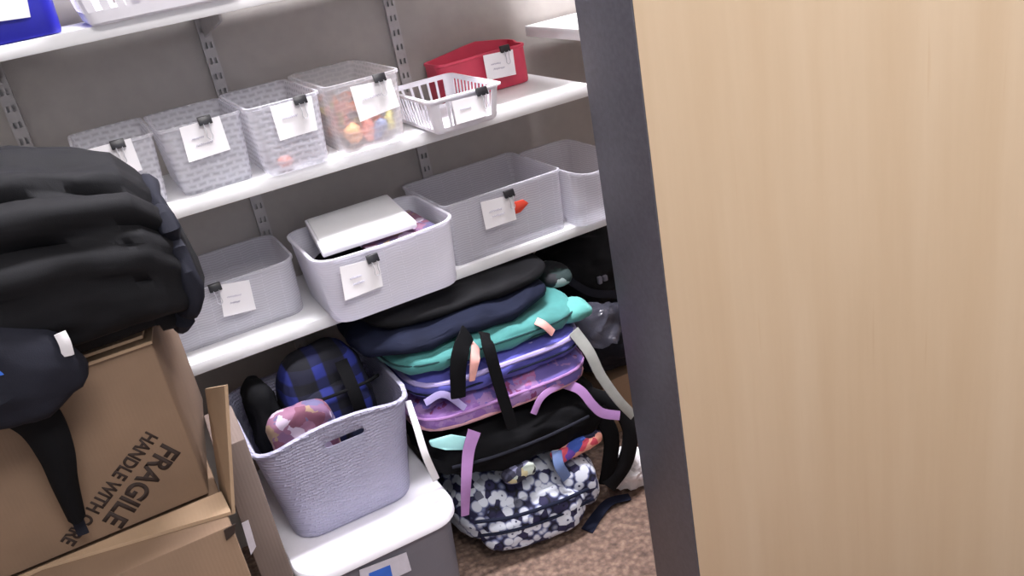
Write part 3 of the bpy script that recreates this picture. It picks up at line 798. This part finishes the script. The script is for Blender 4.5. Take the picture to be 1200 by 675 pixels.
# black backpack with floral patches
bp = pack('black backpack with bright floral patches, second from the bottom of the pile', (.535, 1.425, .218), (.35, .33, .115), 'blackdeep', 41, rz=-.06, ry=.08, e=(4.5, 3), wr=.008)
m = MB(); m.soft((.105, .03, .030), tuple(P(675, 522, 1.262)), (4, 2.4), 4, .003, 24, 42, Matrix.Rotation(-.05, 3, 'Y')); pb = m.build('floral_patch', M['floral'], bp); pb['label'] = 'pink, blue and purple floral cloth panel'
m = MB(); m.soft((.062, .03, .028), tuple(P(607, 553, 1.262)), (4, 2.4), 4, .003, 24, 43, Matrix.Rotation(-.05, 3, 'Y')); pb = m.build('floral_patch', M['floraldim'], bp); pb['label'] = 'pale green and navy floral cloth panel'
MB().ribbon([P(652, 528, 1.25), P(655, 545, 1.235), P(664, 560, 1.235)], .02, .006).build('webbing_tab', M['steelblue'], bp)
MB().ribbon([P(690, 462, 1.29), P(722, 475, 1.275), P(738, 503, 1.265), P(733, 540, 1.26), P(712, 570, 1.26)], (.03, .034), .016, (0, -1, .3), .0, True).build('shoulder_strap', M['black'], bp)
MB().ribbon([P(700, 480, 1.275), P(716, 510, 1.262), P(714, 545, 1.262), P(710, 566, 1.265)], (.035, .03), .012, (0, -1, .3), .0, True).build('shoulder_strap', M['blackdeep'], bp)
MB().tube(smooth([P(530, 548, 1.262), P(580, 535, 1.25), P(640, 512, 1.246), P(690, 488, 1.25)], 8), .003).build('zipper', M['charcoal'], bp)

# pink and purple print backpack
pk = pack('pink and purple cloud-print backpack in the middle of the pile', (.518, 1.440, .314), (.35, .33, .062), 'tiedye', 51, rz=-.05, ry=.03, e=(5, 3), piping=((-.014, 'pinkedge', .0045), (.008, 'orchid', .003)), wr=.006)
MB().ribbon([P(556, 505, 1.262), P(549, 530, 1.25), P(546, 570, 1.24), P(545, 604, 1.245)], (.026, .015), .003, (0, -1, .1)).build('strap', M['orchid'], pk)
MB().ribbon([P(648, 446, 1.29), P(678, 456, 1.265), P(694, 474, 1.25), P(706, 484, 1.245), P(726, 487, 1.245)], .018, .003, (0, -1, .4)).build('strap', M['orchid'], pk)
MB().ribbon([P(660, 448, 1.272), P(636, 464, 1.262), P(625, 485, 1.262)], .012, .003).build('strap', M['orchid'], pk)
m = MB(); m.prism([P(503, 517, 1.275), P(530, 510, 1.265), P(549, 513, 1.262), P(548, 528, 1.258), P(522, 528, 1.262), P(506, 524, 1.272)], (0, .006, 0), .003); m.build('mint_trim', M['mint'], pk)

# blue-violet backpack with lavender rim
pv = pack('periwinkle blue backpack with lavender rim, under the teal one', (.522, 1.445, .370), (.34, .33, .056), 'periwinkle', 61, rz=-.03, ry=.04, e=(5, 3), piping=((.012, 'lavender', .005), (.021, 'lavender', .0035), (-.004, 'navy', .002)), wr=.006)
MB().ribbon([P(672, 388, 1.285), P(690, 412, 1.268), P(704, 440, 1.258), P(724, 468, 1.25), P(742, 487, 1.25)], (.023, .018), .004, (0, -1, .4)).build('reflective_strap', M['webgrey'], pv)['label'] = 'silver grey reflective strap'
MB().ribbon([P(478, 470, 1.30), P(488, 500, 1.262), P(498, 532, 1.240), P(511, 562, 1.245)], (.011, .013), .003, (0, -1, .2)).build('strap', M['webwhite'], pv)['label'] = 'white webbing strap'
MB().ribbon([P(545, 478, 1.275), P(520, 462, 1.275), P(498, 472, 1.275)], .012, .003).build('strap', M['lavender'], pv)

# teal backpack
tl = pack('teal backpack with peach tabs, near the top of the pile', (.515, 1.45, .420), (.37, .32, .046), 'teal', 71, rz=-.02, ry=.05, wr=.007, e=(4.5, 2.8), piping=((-.012, 'tealdark', .003), (.004, 'tealdark', .0018)))  # lower dark ring: shadow line between teal and lavender, modelled as a tube
m = MB(); m.soft((.07, .07, .030), tuple(P(669, 363, 1.335)), (3, 2.2), 4, .003, 20, 72); m.build('side_pocket', M['teallight'], tl)
MB().ribbon([P(628, 376, 1.288), P(638, 381, 1.278), P(648, 390, 1.278)], .014, .004, (0, -1, .6)).build('peach_tab', M['peach'], tl)
MB().ribbon([P(557, 404, 1.288), P(557, 418, 1.262), P(555, 432, 1.258), P(553, 446, 1.262)], (.024, .011), .004, (.15, -1, .1)).build('peach_tab', M['peach'], tl)

# navy / black backpacks on top
nv = pack('navy backpack slumped on the teal one, top of the pile front', (.475, 1.440, .461), (.37, .27, .044), 'navy', 81, ry=.03, wr=.006, e=(3.6, 2.6))
MB().ribbon([P(548, 390, 1.285), P(541, 408, 1.256), P(537, 430, 1.248), P(537, 466, 1.248)], (.034, .026), .006, (0, -1, .1)).build('strap', M['blackdeep'], nv)
MB().ribbon([P(567, 390, 1.285), P(573, 408, 1.254), P(584, 448, 1.246), P(601, 502, 1.24)], (.022, .021), .004, (0, -1, .1)).build('strap', M['blackdeep'], nv)
gr = pack('black backpack with green printed end, pressed under the lowest shelf', (.50, 1.455, .493), (.36, .24, .034), 'black', 91, ry=.03, wr=.004, e=(3.6, 2.6))
m = MB(); m.soft((.06, .10, .036), tuple(P(645, 321, 1.44)), (3, 2.2), 4, .003, 20, 92); m.build('printed_end', M['greenprint'], gr)

# dark backpacks and plastic film beyond the pile
d1 = pack('black backpack with grey buckles in the dark corner beside the door edge, upper', (.87, 1.54, .382), (.24, .19, .14), 'black', 101, pile=False, e=(3.5, 2.4), wr=.010)
MB().ribbon([P(655, 320, 1.45), P(690, 342, 1.43), P(725, 345, 1.43)], .016, .004).build('strap', M['charcoal'], d1)
def buckle(x, y, Y, par):
    p = P(x, y, Y); m = MB()
    m.box(p.x - .011, p.x - .002, p.y - .004, p.y + .004, p.z - .008, p.z + .008, .002); m.box(p.x + .001, p.x + .011, p.y - .004, p.y + .004, p.z - .006, p.z + .006, .002)
    m.build('buckle', M['greyplastic'], par)
buckle(712, 365, 1.425, d1); buckle(706, 327, 1.42, d1)
d2 = pack('charcoal backpack in the dark corner beside the door edge, lower', (.88, 1.54, .218), (.24, .18, .13), 'charcoal', 102, pile=False, e=(3.5, 2.4), wr=.012)
MB().ribbon([P(690, 390, 1.42), P(708, 400, 1.415), P(728, 398, 1.42)], .018, .004).build('strap', M['blackdeep'], d2)
fm = MB(); fm.soft((.1, .05, .07), tuple(P(705, 380, 1.372)), (2.6, 2.2), 4, .012, 26, 103)
tag(fm.build('plastic_wrap', M['filmgrey']), 'crinkled grey plastic film lying among the dark backpacks', 'plastic film')
cb = thing('cardboard_box', (.95, 1.55, 0), 'tan cardboard box in the dark corner behind the pile, by the door edge', 'box')
MB().box(.80, 1.08, 1.465, 1.64, 0, .136, .003).build('carton', M['cardlight'], cb)
MB().box(.80, 1.08, 1.545, 1.56, .1355, .1368).build('tape', M['cardgrey'], cb)
# crumpled white paper
def crumple(seed, size, c):
    m = MB(); m.soft(size, c, (2.2, 2.2), 4, .012, 38, seed, flat=None); return m
q = at(735, 545, 1, 1.29)
m = crumple(7, (.07, .07, .06), (q.x + .005, 1.30, .036))
o = m.build('crumpled_paper', M['paper'], angle=15); tag(o, 'crumpled white paper on the carpet beside the black strap', 'paper')

# ---------------------------------------------------------------- lights
def ceiling_light(lab, x, y, w, d, power, col):
    r = thing('ceiling_light', (x, y, ZC), lab, 'ceiling light', 'ceiling lights')
    t = NT('lit_diffuser'); em = t.n('Emission', Color=col, Strength=power); t.l(em.outputs[0], t.out.inputs['Surface'])
    MB().box(x - w / 2, x + w / 2, y - d / 2, y + d / 2, ZC - .035, ZC - .03).build('diffuser', t.m, r)
    m = MB()
    m.box(x - w / 2 - .02, x + w / 2 + .02, y - d / 2 - .02, y - d / 2, ZC - .04, ZC); m.box(x - w / 2 - .02, x + w / 2 + .02, y + d / 2, y + d / 2 + .02, ZC - .04, ZC)
    m.box(x - w / 2 - .02, x - w / 2, y - d / 2, y + d / 2, ZC - .04, ZC); m.box(x + w / 2, x + w / 2 + .02, y - d / 2, y + d / 2, ZC - .04, ZC)
    m.build('frame', M['shelf'], r)
ceiling_light('ceiling light panel over the shelves', .66, 1.18, .85, .20, 190, (.97, .95, 1, 1))
ceiling_light('ceiling light panel over the room', .35, -.7, 1.2, .6, 26, (1, .96, .95, 1))
w = bpy.data.worlds.new('room_light'); sc.world = w; w.use_nodes = True
bg = w.node_tree.nodes['Background']; bg.inputs[0].default_value = (.86, .9, 1, 1); bg.inputs[1].default_value = 1.2

# ---------------------------------------------------------------- camera
cam = bpy.data.cameras.new('camera'); co = bpy.data.objects.new('camera', cam); COL.objects.link(co)
cam.sensor_width = 36; cam.lens = FPX / 1200 * 36; cam.clip_start = .02
flip = Matrix(((1, 0, 0), (0, -1, 0), (0, 0, -1)))
co.matrix_world = Matrix.Translation((0, 0, CAMZ)) @ (RM.transposed() @ flip).to_4x4()
sc.camera = co
vs = sc.view_settings
vs.view_transform = 'Standard'; vs.look = 'None'; vs.gamma = 1; vs.exposure = 0; vs.use_curve_mapping = False
